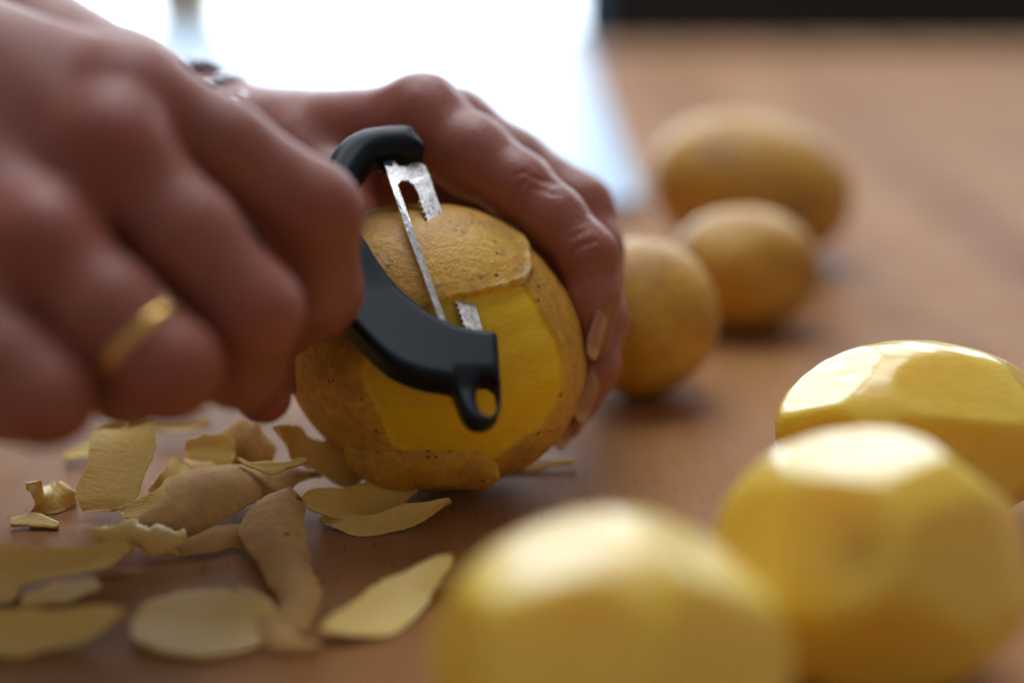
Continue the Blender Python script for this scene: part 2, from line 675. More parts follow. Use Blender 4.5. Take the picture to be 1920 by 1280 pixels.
def peeled_potato(label, c, axes, rot, planes, seed, eyes=()):
    v, f = ico(6)
    inv = 1 / np.sqrt((v[:, 0] / axes[0]) ** 2 + (v[:, 1] / axes[1]) ** 2 + (v[:, 2] / axes[2]) ** 2)
    r = inv * (1 + 0.02 * wnoise(v, 2.0, seed))
    Rm = frame_of(*rot)
    rr = np.random.default_rng(seed)
    pl = [(np.array(n, float), k) for n, k in planes]
    for i in range(9):
        n = rr.normal(size=3)
        pl.append((n, rr.uniform(0.94, 0.985)))
    kk = 0.065
    for n, k in pl:
        n = n / np.linalg.norm(n)
        sup = math.sqrt(((n * axes) ** 2).sum()) * k     # support distance of the ellipsoid, shrunk
        cs = v @ n
        d = np.where(cs > 0.05, sup / np.maximum(cs, 0.05), 1e3)
        d = d * (1 + 0.0)
        hh = np.maximum(kk - np.abs(r - d), 0) / kk
        r = np.minimum(r, d) - hh * hh * kk * 0.25
    p = v * r[:, None]
    p += v * (0.008 * wnoise(p, 9, seed + 5))[:, None]
    eye = np.zeros(len(p))
    p = p + np.array(c)
    for (ex, ey, rad) in eyes:
        px, py, d = proj(p)
        front = ((p - np.array(c)) @ FWD) < 0
        g = np.where(front, np.exp(-((px - ex) ** 2 + (py - ey) ** 2) / rad ** 2), 0)
        eye = np.maximum(eye, g)
        p -= v * (0.06 * g)[:, None]
    p[:, 2] = np.maximum(p[:, 2], 0.0)
    base = np.array([c[0], c[1], 0.0])
    o = mesh_obj('peeled_potato', p, f, M_FLESH, base, attrs={'eye': eye})
    return tag(o, label, 'potato', 'peeled potatoes in the foreground')


peeled_potato('peeled yellow potato at the right edge with a sharp white facet', P(1722, 806, 34.6), (3.55, 2.5, 2.2), (0, 0, 0),
              [((-0.58, -0.06, 0.80), 0.86), ((0.12, -0.55, 0.82), 0.86), ((0.05, -0.98, 0.10), 0.84), ((0.65, -0.2, 0.75), 0.90), ((-0.75, -0.65, 0.10), 0.88)], 5)
peeled_potato('peeled yellow potato with a brown eye, middle of the foreground three', P(1632, 1050, 27.3), (3.05, 2.6, 2.58), (0, 0, 0),
              [((-0.10, 0.00, 1.0), 0.87), ((-0.45, -0.75, 0.50), 0.87), ((0.42, -0.80, 0.42), 0.87), ((-0.85, -0.3, 0.35), 0.88), ((0.82, -0.4, 0.35), 0.88), ((0.0, -0.95, -0.30), 0.88), ((0.6, 0.1, 0.8), 0.9)], 6,
              [(1615, 1040, 45)])
peeled_potato('blurred peeled potato nearest the camera at the bottom edge', P(1142, 1245, 23.7), (3.02, 2.6, 2.6), (0, 0, 0),
              [((-0.35, -0.02, 0.92), 0.86), ((-0.25, -0.8, 0.55), 0.87), ((0.60, -0.65, 0.42), 0.85), ((0.50, 0.05, 0.85), 0.88), ((-0.9, -0.35, 0.25), 0.88), ((0.1, -0.95, -0.1), 0.88)], 8)

# ---- the potato being peeled
PC = P(812, 650, 36.8)
v, f = ico(7)
PCC = np.array([RIGHT, FWD, UP])            # lens-aligned axes
u = v.copy()
# outline in the picture plane: slightly tilted oval
ang = R(-24)
ex = np.array([math.cos(ang), 0, math.sin(ang)])
ez = np.array([-math.sin(ang), 0, math.cos(ang)])
lx, ly, lz = v @ ex, v[:, 1], v @ ez
body = lx[:, None] * ex * 4.05 + lz[:, None] * ez * 3.62 + np.outer(ly, [0, 3.05, 0])
body *= (1 + 0.018 * wnoise(v, 2.2, 31) + 0.006 * wnoise(v, 7, 32))[:, None]
p = PC + body @ PCC
nrm = body / np.array([4.0 ** 2, 3.05 ** 2, 3.7 ** 2])
nrm = nrm / np.linalg.norm(nrm, axis=1)[:, None]
nw = nrm @ PCC
px, py, dd = proj(p)
front = v[:, 1] < 0.25
jit = 3.0 * wnoise(p, 4, 41) + 1.2 * wnoise(p, 28, 42)
PEELED = [(676, 700), (700, 640), (760, 590), (830, 566), (900, 552), (985, 532), (1000, 560), (1020, 600), (1045, 640), (1060, 680), (1050, 740),
          (1020, 790), (970, 830), (920, 856), (850, 862), (780, 850), (735, 830), (712, 790), (690, 745)]
sd = poly_sd(PEELED, px, py) + jit
flesh = np.where(front, sstep(4, -5, sd), 0)
FLAP = [(700, 560), (690, 440), (740, 385), (850, 384), (930, 400), (965, 425), (990, 462), (996, 500), (985, 530), (930, 545), (890, 553), (800, 575)]
sf = poly_sd(FLAP, px, py) + 0.4 * jit + 2.2 * wnoise(p, 22, 43)
flap = np.where(front, sstep(2, -4, sf), 0) * sstep(760, 900, px)
thin = np.where(front, sstep(0, -60, sf), 0) * sstep(740, 860, px) * sstep(400, 470, py)
thin = np.maximum(thin, np.where(front, 0.65 * np.exp(-(np.maximum(sd, 0) / 14) ** 2), 0))
rim = np.where(front, np.exp(-((sf + 5) / 6) ** 2), 0) * sstep(880, 950, px)
p -= nw * (0.07 * flesh)[:, None]
p += nw * (0.10 * flap + 0.05 * rim)[:, None]
# peeler marks: faint flat strokes on the bare flesh
p -= nw * (0.014 * flesh * np.sin((px * 0.5 + py) * 0.075 + 0.8 * wnoise(p, 1.2, 77)))[:, None]
eyes = np.zeros(len(p))
for (ex_, ey_, rad, dep) in [(940, 480, 10, .06), (868, 440, 8, .05), (852, 436, 7, .05), (725, 478, 16, .05), (705, 475, 9, .04), (880, 720, 8, -.01), (1045, 500, 16, .06), (1050, 525, 10, .03),
                             (600, 700, 14, .05), (640, 690, 22, .05), (740, 820, 14, .04), (900, 525, 5, .03)]:
    g = np.where(front, np.exp(-((px - ex_) ** 2 + (py - ey_) ** 2) / rad ** 2), 0)
    p -= nw * (0.35 * dep * g * (1 - flesh))[:, None]
    eyes = np.maximum(eyes, min(1.0, 6 / rad) * (1 - flesh) * np.where(front, np.exp(-((px - ex_) ** 2 + (py - ey_) ** 2) / (0.55 * rad) ** 2), 0))
p[:, 2] = np.maximum(p[:, 2], 0.0)
pot = mesh_obj('half_peeled_potato', p, f, M_POT, (PC[0], PC[1], 0), attrs={'flesh': flesh, 'thin': thin, 'eye': eyes, 'rim': rim * sstep(-0.5, 0.8, wnoise(p, 14, 91))})
tag(pot, 'big half-peeled potato held under the peeler, yellow flesh showing', 'potato')


# ------------------------------------------------------------------ peels


def strip_mesh(c, wv, hw, curl, thick, seed, rag=0.04, m=15, skin_up=True, zmin=0.02):
    """solid peel: spine c (n,3), unit width vectors wv, half widths hw, curl = sag across width"""
    n = len(c)
    tan = np.gradient(c, axis=0)
    tan /= np.linalg.norm(tan, axis=1)[:, None]
    nor = np.cross(wv, tan)
    nor /= np.linalg.norm(nor, axis=1)[:, None]
    s = np.linspace(-1, 1, m)
    r = np.random.default_rng(seed)
    eL = rag * np.cumsum(r.normal(size=n)) * 0.35
    eR = rag * np.cumsum(r.normal(size=n)) * 0.35
    eL -= np.linspace(eL[0], eL[-1], n)
    eR -= np.linspace(eR[0], eR[-1], n)
    tq = np.linspace(0, 1, n)
    lo = 0.08 * np.sin(tq * r.uniform(4, 9) + r.uniform(0, 6)) + 0.07 * np.sin(tq * r.uniform(11, 17) + r.uniform(0, 6))
    lo2 = 0.08 * np.sin(tq * r.uniform(4, 9) + r.uniform(0, 6)) + 0.07 * np.sin(tq * r.uniform(11, 17) + r.uniform(0, 6))
    eL += lo * rag / 0.05
    eR += lo2 * rag / 0.05
    eL += rag * r.normal(size=n) * 0.35
    eR += rag * r.normal(size=n) * 0.35
    top, bot = [], []
    for i in range(n):
        for q in s:
            ww = q * hw[i] + (eR[i] * max(q, 0) - eL[i] * max(-q, 0)) * min(1, hw[i] / 0.4)
            pos = c[i] + wv[i] * ww + nor[i] * (curl[i] * q * q)
            th = thick * (1 - 0.75 * abs(q) ** 3)
            top.append(pos + nor[i] * th * 0.5)
            bot.append(pos - nor[i] * th * 0.5)
    top, bot = np.array(top), np.array(bot)
    wob = 0.045 * wnoise(top, 1.9, seed + 9)
    top += np.outer(wob, [0, 0, 1])
    bot += np.outer(wob, [0, 0, 1])
    V = np.vstack([top, bot, top, bot])       # second pair: rim, so that sides keep their own colour
    N = n * m
    V[:, 2] = np.maximum(V[:, 2], zmin)
    Fq = []
    for i in range(n - 1):
        for j in range(m - 1):
            a = i * m + j
            Fq.append((a, a + m, a + m + 1, a + 1))
            Fq.append((N + a, N + a + 1, N + a + m + 1, N + a + m))
    loop = [j for j in range(m)] + [i * m + m - 1 for i in range(1, n)] + [(n - 1) * m + j for j in range(m - 2, -1, -1)] + [i * m for i in range(n - 2, 0, -1)]
    for k in range(len(loop)):
        a, b = loop[k], loop[(k + 1) % len(loop)]
        Fq.append((2 * N + a, 2 * N + b, 3 * N + b, 3 * N + a))
    fl = np.concatenate([np.full(N, 0.0 if skin_up else 1.0), np.full(N, 1.0 if skin_up else 0.0), np.full(2 * N, 0.8)])
    return V, np.array(Fq), fl


def peel(label, spine, hw, tilt=0, curl=0.12, skin_up=True, seed=1, thick=0.16, rag=0.026, n=44, parent=None, name='potato_peel', wdir=None):
    """spine: list of (px,py,z); hw list of half widths in cm; tilt deg about the spine"""
    pts = np.array([Z(a, b, z) for a, b, z in spine])
    c = catmull(pts, n)
    h = np.interp(np.linspace(0, 1, n), np.linspace(0, 1, len(hw)), hw)
    t01 = np.linspace(0, 1, n)
    h = h * np.clip(np.sqrt(np.clip(np.minimum(t01, 1 - t01) / 0.06, 0, 1)), 0.12, 1)
    tl = np.interp(t01, np.linspace(0, 1, len(np.atleast_1d(tilt))), np.radians(np.atleast_1d(tilt).astype(float)))
    cu = np.interp(t01, np.linspace(0, 1, len(np.atleast_1d(curl))), np.atleast_1d(curl).astype(float))
    tan = np.gradient(c, axis=0)
    tan /= np.linalg.norm(tan, axis=1)[:, None]
    w0 = np.cross(tan, np.array([0, 0, 1.0]))
    w0 /= np.maximum(np.linalg.norm(w0, axis=1)[:, None], 1e-6)
    up0 = np.cross(w0, tan)
    wv = w0 * np.cos(tl)[:, None] - up0 * np.sin(tl)[:, None]
    if wdir is not None:
        wv = np.tile(np.array(wdir, float), (n, 1))
        wv -= tan * (wv * tan).sum(1)[:, None]
        wv /= np.linalg.norm(wv, axis=1)[:, None]
    V, Q, fl = strip_mesh(c, wv, h, cu, thick, seed, rag, skin_up=skin_up)
    o = mesh_obj(name, V, Q, M_PEEL, (c[:, 0].mean(), c[:, 1].mean(), 0), parent, attrs={'flesh': fl})
    if parent is None:
        tag(o, label, 'potato peel', 'potato peels heaped on the table')
    return o


# still-attached flap hanging under the bare flesh
n = 40
topc = catmull([P(640, 800, 35.3), P(720, 838, 34.75), P(800, 850, 34.55), P(880, 848, 34.65), P(935, 862, 34.95)], n)
botc = catmull([P(660, 900, 36.0), P(720, 925, 35.7), P(800, 932, 35.6), P(880, 930, 35.6), P(938, 925, 35.7)], n)
c = (topc + botc) / 2
wv = topc - botc
hw = np.linalg.norm(wv, axis=1) / 2
wv /= (2 * hw)[:, None]
hw = hw * np.clip(np.sqrt(np.clip((1 - np.linspace(0, 1, n)) / 0.09, 0, 1)), 0.35, 1)
V, Q, fl = strip_mesh(c, wv, hw, np.full(n, 0.22), 0.13, 5, 0.008, skin_up=False, zmin=0.03)
fo = mesh_obj('peel_flap', V, Q, M_POT, (PC[0], PC[1], 0), pot, attrs={'flesh': fl, 'thin': np.full(len(V), 0.25)})
tag(fo, 'speckled flap of skin still hanging at the bottom')

peel('upright curl of peel showing its pale yellow inside, left of the heap', [(212, 962, 0.15), (212, 935, 0.45), (222, 888, 0.9), (234, 835, 1.4), (240, 797, 1.7)],
     [0.62, 0.80, 0.86, 0.84, 0.86], curl=0.22, skin_up=False, seed=4, rag=0.03, wdir=(0.97, -0.15, 0.1))
peel('small pointed curl of yellow peel at the far left of the heap', [(72, 905, 0.9), (80, 935, 0.35), (105, 945, 0.15), (140, 925, 0.3)], [0.1, 0.55, 0.6, 0.35], tilt=[75, 60, 50, 70], curl=-0.25, skin_up=False, seed=14, rag=0.05)
peel('broad tan piece of peel lying skin side up in the heap', [(250, 985, 0.35), (330, 945, 0.75), (420, 905, 0.95), (520, 885, 0.75), (604, 893, 0.45)], [0.5, 0.95, 1.0, 0.65, 0.05], tilt=[12, 18, 18, 10, 0], curl=[-0.2, -0.25, -0.25, -0.15, 0], seed=24, rag=0.05)
peel('short yellow peel standing behind the broad tan piece', [(350, 850, 1.0), (395, 843, 1.15), (440, 848, 1.0)], [0.25, 0.35, 0.3], tilt=55, curl=0.1, skin_up=False, seed=34)
peel('thin jagged sliver of bright yellow peel on top of the heap', [(446, 860, 1.25), (480, 873, 1.2), (530, 873, 1.25), (578, 864, 1.4)], [0.04, 0.11, 0.15, 0.06], tilt=35, curl=0.05, skin_up=False, seed=44, rag=0.07)
peel('curved leaf of peel leaning up against the half-peeled potato', [(512, 798, 1.9), (550, 835, 1.25), (610, 868, 0.75), (680, 895, 0.35)], [0.05, 0.40, 0.46, 0.30], tilt=[58, 52, 45, 40], curl=0.12, skin_up=False, seed=54, rag=0.04)
peel('curved boat-shaped peel in front of the half-peeled potato, inside up', [(565, 942, 0.45), (640, 950, 0.30), (720, 935, 0.32), (800, 903, 0.65)], [0.3, 0.55, 0.55, 0.22], tilt=[25, 25, 22, 20], curl=0.16, skin_up=False, seed=64)
peel('thin curved peel lying under the boat-shaped one', [(600, 975, 0.12), (680, 988, 0.10), (770, 972, 0.22), (846, 938, 0.65)], [0.15, 0.32, 0.32, 0.06], tilt=[28, 28, 30, 25], curl=0.1, skin_up=False, seed=74)
peel('short yellow peel in front of the upright curl', [(175, 995, 0.55), (240, 1000, 0.6), (300, 1003, 0.55), (350, 1008, 0.45)], [0.28, 0.40, 0.42, 0.32], tilt=42, curl=-0.12, skin_up=False, seed=84, rag=0.05)
peel('long curved yellow peel running off the left edge', [(-60, 1050, 0.5), (40, 1068, 0.32), (140, 1060, 0.32), (215, 1040, 0.4), (252, 1030, 0.5)], [0.45, 0.45, 0.42, 0.3, 0.08], tilt=40, curl=0.14, skin_up=False, seed=94)
peel('ragged long tan peel snaking towards the camera, skin up', [(545, 915, 0.75), (505, 985, 0.6), (540, 1050, 0.35), (560, 1110, 0.3), (535, 1185, 0.15)], [0.45, 0.85, 0.62, 0.42, 0.42], tilt=[-8, -5, 0, 0, 0], curl=-0.14, seed=104, rag=0.05)
peel('blurred pale peel at the bottom left corner', [(-60, 1195, 0.3), (50, 1190, 0.2), (150, 1180, 0.25), (235, 1150, 0.55)], [0.5, 0.62, 0.55, 0.12], tilt=22, curl=0.12, skin_up=False, seed=114)
peel('blurred flat oval slice of peel near the bottom', [(250, 1165, 0.22), (320, 1168, 0.2), (400, 1170, 0.2), (470, 1168, 0.2), (522, 1160, 0.25)], [0.5, 1.0, 1.1, 0.98, 0.45], tilt=10, curl=0.08, skin_up=False, seed=124, rag=0.02)
peel('blurred curved peel beside the nearest peeled potato', [(600, 1192, 0.2), (690, 1165, 0.15), (770, 1110, 0.2), (850, 1050, 0.6)], [0.12, 0.62, 0.62, 0.12], tilt=[12, 15, 15, 10], curl=0.12, skin_up=False, seed=134)
peel('bit of yellow peel cut by the left picture edge', [(-40, 1110, 0.2), (0, 1112, 0.2), (35, 1118, 0.15)], [0.4, 0.4, 0.2], tilt=20, seed=144, skin_up=False)
peel('thin flat peel lying right of the half-peeled potato', [(930, 876, 0.10), (1000, 872, 0.12), (1078, 866, 0.14)], [0.12, 0.30, 0.10], tilt=14, curl=0.03, seed=154, skin_up=False)
peel('narrow peel behind the upright curl, under the fist', [(290, 803, 0.35), (340, 802, 0.4), (395, 792, 0.55)], [0.2, 0.28, 0.15], tilt=20, seed=164, skin_up=False)
peel('greyish curl of peel standing under the red fingertip', [(400, 830, 0.9), (440, 825, 1.2), (480, 830, 1.2), (515, 838, 0.9)], [0.45, 0.6, 0.6, 0.4], tilt=[60, 65, 65, 60], curl=-0.12, seed=174)

MORE = [
    ('small yellow peel leaning on the upright curl from the right', [(290, 935, .3), (320, 905, .6), (345, 870, .8)], [.25, .4, .3], 30, .1, False, 213),
    ('flat cream peel left of the oval slice', [(40, 1130, .15), (110, 1118, .2), (190, 1105, .2)], [.15, .34, .15], 14, .06, False, 214),
    ('crumpled tan peel under the broad tan piece, skin up', [(300, 900, .3), (350, 880, .45), (420, 872, .4), (470, 880, .3)], [.3, .5, .55, .3], 15, -.12, True, 201),
    ('tan peel half under the ragged long peel, left end showing', [(330, 1030, .25), (390, 1010, .35), (450, 1000, .3), (500, 1010, .2)], [.15, .4, .45, .3], 15, -.1, True, 203),
    ('small yellow scrap beside the small pointed curl', [(20, 985, .1), (60, 975, .15), (110, 985, .1)], [.1, .22, .1], 20, .05, False, 204),
    ('dull yellow peel in the shadow under the fist', [(120, 860, .15), (180, 845, .25), (250, 850, .2)], [.15, .35, .2], 20, .1, False, 205),
    ('pale peel lying across the foot of the upright curl', [(230, 965, .35), (290, 950, .55), (340, 925, .6), (370, 900, .6)], [.2, .4, .45, .2], 30, .1, False, 206),
    ('narrow tan peel between the oval slice and the ragged long peel', [(440, 1100, .12), (480, 1130, .18), (520, 1195, .18), (600, 1215, .15)], [.12, .3, .34, .12], 8, -.06, True, 207),
]
for lab, sp, hw_, tl_, cu_, su_, sd_ in MORE:
    peel(lab, sp, hw_, tilt=tl_, curl=cu_, skin_up=su_, seed=sd_, rag=0.025)

# ------------------------------------------------------------------ peeler


def pd(px, py):
    return 33.3 + 0.0095 * (628 - py) + 0.003 * (px - 880)


q0, q1, q2 = P(700, 400, pd(700, 400)), P(900, 400, pd(900, 400)), P(700, 600, pd(700, 600))
PN = np.cross(q1 - q0, q2 - q0)
PN /= np.linalg.norm(PN)
if PN @ FWD < 0:
    PN = -PN
HOLE = [(893, 748), (893, 725), (903, 712), (918, 712), (930, 726), (934, 750), (930, 772), (917, 782), (903, 775), (896, 762)]
ARM = [(793, 292), (783, 296), (745, 296), (722, 298), (704, 303), (690, 315), (676, 335), (664, 362), (662, 400), (668, 440), (686, 466), (712, 505), (745, 545), (790, 584),
       (838, 611), (880, 623), (915, 628), (928, 632), (932, 650), (935, 690), (940, 735), (938, 770), (925, 790), (902, 797), (880, 790), (864, 768),
       (853, 738), (843, 722), (790, 712), (740, 692), (700, 660), (650, 605), (600, 530), (585, 450), (590, 380), (610, 318), (635, 278), (672, 254), (720, 245), (766, 244), (778, 256), (796, 280)]
hpx = 2.5
X = np.arange(560, 965, hpx)
Y = np.arange(220, 830, hpx)
D = np.arange(-0.65, 1.1, 0.045)
GX, GY = np.meshgrid(X, Y, indexing='ij')
ARM = catmull(ARM + [ARM[0]], 170)[:-1]
a2 = np.maximum(poly_sd(ARM, GX, GY), -poly_sd(HOLE, GX, GY)) / 79.0       # to cm
half = 0.42 + 0.12 * sstep(560, 420, GY) - 0.12 * sstep(690, 740, GY) * sstep(840, 860, GX)
rd = 0.17 + 0.17 * sstep(470, 380, GY)
FD = np.empty((len(X), len(Y), len(D)), np.float32)
for k, dz in enumerate(D):
    qx = a2 + rd
    qz = np.abs(dz - 0.15) - half + rd
    FD[:, :, k] = np.minimum(np.maximum(qx, qz), 0) + np.hypot(np.maximum(qx, 0), np.maximum(qz, 0)) - rd
V, Q = surf_nets(FD)
bx, by, bz = 560 + V[:, 0] * hpx, 220 + V[:, 1] * hpx, -0.65 + V[:, 2] * 0.045
pv = np.array([P(a, b, pd(a, b)) for a, b in zip(bx, by)]) + bz[:, None] * PN
PO = P(640, 500, 34)
peeler = bpy.data.objects.new('potato_peeler', None)
COL.objects.link(peeler)
peeler.location = PO * CM
peeler['_og'] = [float(q) for q in PO]
tag(peeler, 'black plastic swivel peeler with steel blade gripped in the ringed hand', 'peeler')
mesh_obj('arm', pv, Q, M_BLACK, PO, peeler)


def plate(name, outline, dfun, thick, mat, parent, og):
    bm = bmesh.new()
    vs = [bm.verts.new((P(a, b, dfun(a, b)) - og) * CM) for a, b in outline]
    fc = bm.faces.new(vs)
    r = bmesh.ops.extrude_face_region(bm, geom=[fc])
    for e in r['geom']:
        if isinstance(e, bmesh.types.BMVert):
            e.co += Vector(PN * thick * CM)
    bmesh.ops.triangulate(bm, faces=bm.faces[:])
    bmesh.ops.recalc_face_normals(bm, faces=bm.faces[:])
    me = bpy.data.meshes.new(name)
    bm.to_mesh(me)
    bm.free()
    me.materials.append(mat)
    o = bpy.data.objects.new(name, me)
    COL.objects.link(o)
    o.parent = parent
    o.location = (og - np.array(parent['_og'])) * CM
    o['_og'] = [float(q) for q in og]
    return o


def serr(p0, p1, k, amp):
    p0, p1 = np.array(p0, float), np.array(p1, float)
    e = (p1 - p0) / np.linalg.norm(p1 - p0)
    nn = np.array([-e[1], e[0]])
    if nn[0] > 0:
        nn = -nn
    out = []
    for i in range(k):
        t = (i + 0.15) / k
        out += [tuple(p0 + (p1 - p0) * t), tuple(p0 + (p1 - p0) * (t + 0.25 / k) + nn * amp), tuple(p0 + (p1 - p0) * (t + 0.55 / k))]
    return out


BL = [(719, 299), (728, 330), (740, 366), (762, 432), (795, 520), (828, 612), (834, 632), (846, 632), (840, 612), (806, 516), (774, 426), (753, 366), (745, 346), (752, 338), (764, 338), (776, 346), (784, 360)]
BL += serr((787, 372), (880, 632), 26, 4.5)
BL += [(885, 640), (913, 640), (905, 618), (890, 566), (858, 480), (834, 411), (814, 356), (805, 328), (797, 311), (786, 305), (774, 306), (762, 312), (748, 312), (738, 300)]


def bd(x, y):
    ctr = 735 + (y - 300) * 0.315 + 36          # blade mid line
    q = (x - ctr) / 45.0
    return pd(x, y) + 0.10 + np.where(q > 0, 0.16 * q, 0.42 * q * min(1.0, max(0.3, (y - 300) / 120)))


plate('blade', BL, bd, 0.07, M_STEEL, peeler, PO)
# pivot pins
for (x, y) in ((724, 300), (868, 640)):
    plate('pivot', [(x - 9, y - 8), (x + 14, y - 8), (x + 12, y + 10), (x - 4, y + 10)], lambda a, b: pd(a, b) - 0.05, 0.3, M_BLACK, peeler, PO)
# handle stem inside the fist
fld = Field(P(200, 700, 36) - np.array([1, 4, 3]), P(690, 380, 33) + np.array([1, 3, 3]), 0.08)
fld.add(P(610, 450, 33.9), P(250, 470, 32.4), 0.80, 0.85, 0.1)
V, Q = fld.mesh()
mesh_obj('handle', V, Q, M_BLACK, PO, peeler)

# ------------------------------------------------------------------ hands


def hand_mesh(name, label, h, lo, hi, palm, palm_k, fingers, finger_k, join_k, cuts, reds, origin, bumps=(), wet=0.0):
    f = Field(lo, hi, h)
    for a, b, ra, rb in palm:
        f.add(P(*a), P(*b), ra, rb, palm_k)
    g = Field(lo, hi, h)
    for ch in fingers:
        q = Field(lo, hi, h)
        for (x, y, d, r), (x2, y2, d2, r2) in zip(ch[:-1], ch[1:]):
            q.add(P(x, y, d), P(x2, y2, d2), r, r2, 0.35)
        g.union(q, finger_k)
    f.union(g, join_k)
    for (x, y, d, r) in bumps:
        f.add(P(x, y, d), P(x, y, d) + 0.001, r, r, 0.9)
    V, Q = f.mesh()
    if cuts:
        nv = np.zeros_like(V)
        fn = np.cross(V[Q[:, 2]] - V[Q[:, 0]], V[Q[:, 3]] - V[Q[:, 1]])
        for c in range(4):
            np.add.at(nv, Q[:, c], fn)
        nv /= np.maximum(np.linalg.norm(nv, axis=1)[:, None], 1e-9)
        vx, vy, vd = proj(V)
        for pts, dep, dmax in cuts:
            pts = catmull(pts, 12)
            dist = np.full(len(V), 1e9)
            for s_, t_ in zip(pts[:-1], pts[1:]):
                e = t_ - s_
                tt = np.clip(((vx - s_[0]) * e[0] + (vy - s_[1]) * e[1]) / (e @ e), 0, 1)
                dist = np.minimum(dist, np.hypot(vx - s_[0] - tt * e[0], vy - s_[1] - tt * e[1]))
            dist = np.where(vd < dmax, dist / 72.0, 9)
            V = V + nv * 0.75 * (-dep * np.exp(-(dist / 0.075) ** 2) + 0.22 * dep * np.exp(-(dist / 0.2) ** 2))[:, None]
    red = np.zeros(len(V))
    for (x, y, d, r) in reds:
        red = np.maximum(red, np.exp(-((V - P(x, y, d)) ** 2).sum(1) / r ** 2))
    o = mesh_obj(name, V, Q, M_SKIN, origin, attrs={'red': red, 'wet': np.full(len(V), wet)})
    tag(o, label, 'hand', 'hands peeling the potato')
    return o


# gripping hand
I = [(245, 172, 29.6, 1.02), (420, 278, 30.0, 0.97), (585, 395, 30.6, 1.02), (592, 545, 31.6, 0.98), (520, 600, 33.0, 0.85), (470, 560, 34.0, 0.75)]
Mf = [(205, 280, 28.7, 1.08), (350, 440, 28.6, 1.02), (470, 585, 28.9, 1.02), (446, 678, 30.0, 0.96), (462, 705, 31.4, 0.78)]
Rg = [(75, 455, 27.8, 1.05), (200, 580, 27.4, 0.98), (314, 692, 27.4, 0.98), (240, 712, 29.2, 0.86), (300, 680, 31.0, 0.75)]
Pk = [(-60, 590, 27.2, 0.95), (20, 680, 26.8, 0.88), (82, 742, 26.8, 0.93), (30, 750, 28.4, 0.8), (110, 720, 30.0, 0.7)]
Th = [(-40, 120, 34.5, 1.4), (250, 330, 35.0, 1.15), (440, 560, 34.6, 0.95), (485, 690, 32.8, 0.75), (494, 742, 32.2, 0.64)]
palm = []
WR = (-330, 60, 31.5)
for (x, y, d, r) in (I[0], Mf[0], Rg[0], Pk[0]):
    palm.append((WR, (x, y, d + 0.1), 1.7, r * 1.0))
    palm.append((WR, (x - 120, y + 30, d + 2.2), 2.0, 1.4))
palm.append((WR, (-900, -120, 35), 2.2, 3.0))
palm.append(((-150, 330, 31), (150, 420, 31.5), 1.9, 1.3))
palm.append(((-100, 450, 30.5), (180, 560, 31.5), 1.8, 1.1))
palm.append(((0, 250, 31), (260, 330, 32.2), 1.9, 1.2))
org = P(100, 400, 30)
hand_mesh('hand', 'near fist with a gold ring gripping the peeler, blurred at left', 0.085,
          np.array([-15.5, -13, 0.2]), np.array([-1.5, 7, 16]), palm, 1.0, [I, Mf, Rg, Pk, Th], 0.12, 0.55,
          [], [(215, 262, 27.6, 1.0), (255, 150, 28.9, 0.9), (85, 440, 26.8, 0.9), (590, 390, 29.7, 0.8), (480, 590, 28, .8), (320, 690, 26.6, .8), (496, 748, 31.8, 0.8), (496, 748, 31.8, 0.8)],
          (org[0], org[1], org[2]), bumps=((240, 190, 29.1, 0.66), (215, 275, 28.25, 0.7), (85, 450, 27.25, 0.7)))

# ring on the ring finger
a, b = P(200, 580, 27.4), P(312, 692, 27.4)
rc = P(262, 642, 27.4)
ax = (b - a) / np.linalg.norm(b - a)
e1 = np.cross(ax, FWD)
e1 /= np.linalg.norm(e1)
e2 = np.cross(ax, e1)
V, Q = [], []
n, m = 72, 10
for i in range(n):
    t = 2 * math.pi * i / n
    rad = e1 * math.cos(t) + e2 * math.sin(t)
    for j in range(m):
        s = 2 * math.pi * j / m
        V.append(rc + rad * (1.03 + 0.06 * math.cos(s)) + ax * 0.125 * math.sin(s))
for i in range(n):
    for j in range(m):
        Q.append((i * m + j, ((i + 1) % n) * m + j, ((i + 1) % n) * m + (j + 1) % m, i * m + (j + 1) % m))
o = mesh_obj('ring', V, np.array(Q), M_GOLD, rc)
tag(o, 'plain gold band worn on a finger of the near fist', 'ring')

# holding hand
I2 = [(790, 240, 38.6, 1.18), (885, 292, 38.0, 1.05), (975, 352, 37.5, 0.88), (1040, 410, 37.1, 0.80), (1100, 478, 36.8, 0.76), (1112, 560, 36.7, 0.66), (1116, 640, 36.6, 0.42)]
M2 = [(850, 245, 40.6, 1.15), (960, 310, 40.4, 1.0), (1085, 390, 39.8, 0.92), (1112, 470, 39.2, 0.80), (1128, 600, 38.0, 0.66), (1118, 690, 37.4, 0.56), (1102, 748, 37.1, 0.38)]
R2 = [(860, 290, 42.4, 1.1), (1000, 370, 42.2, 0.95), (1075, 460, 41.4, 0.86), (1098, 640, 39.4, 0.72), (1086, 740, 38.0, 0.56), (1064, 796, 37.5, 0.38)]
T2 = [(560, 300, 39.6, 1.3), (640, 350, 38.6, 0.95), (655, 430, 37.6, 0.85), (590, 570, 36.6, 0.8), (560, 690, 36.2, 0.7)]
palm2 = []
WR2 = (410, 282, 41.5)
for (x, y, d, r) in (I2[0], M2[0], R2[0]):
    palm2.append((WR2, (x, y, d), 1.55, r))
palm2.append((WR2, (560, 310, 40.5), 1.6, 1.5))
palm2.append((WR2, (-250, -60, 46), 1.75, 2.8))
palm2.append(((620, 340, 40.8), (900, 372, 41.4), 1.2, 1.2))
palm2.append(((900, 380, 41.6), (1030, 520, 40.9), 1.2, 1.0))


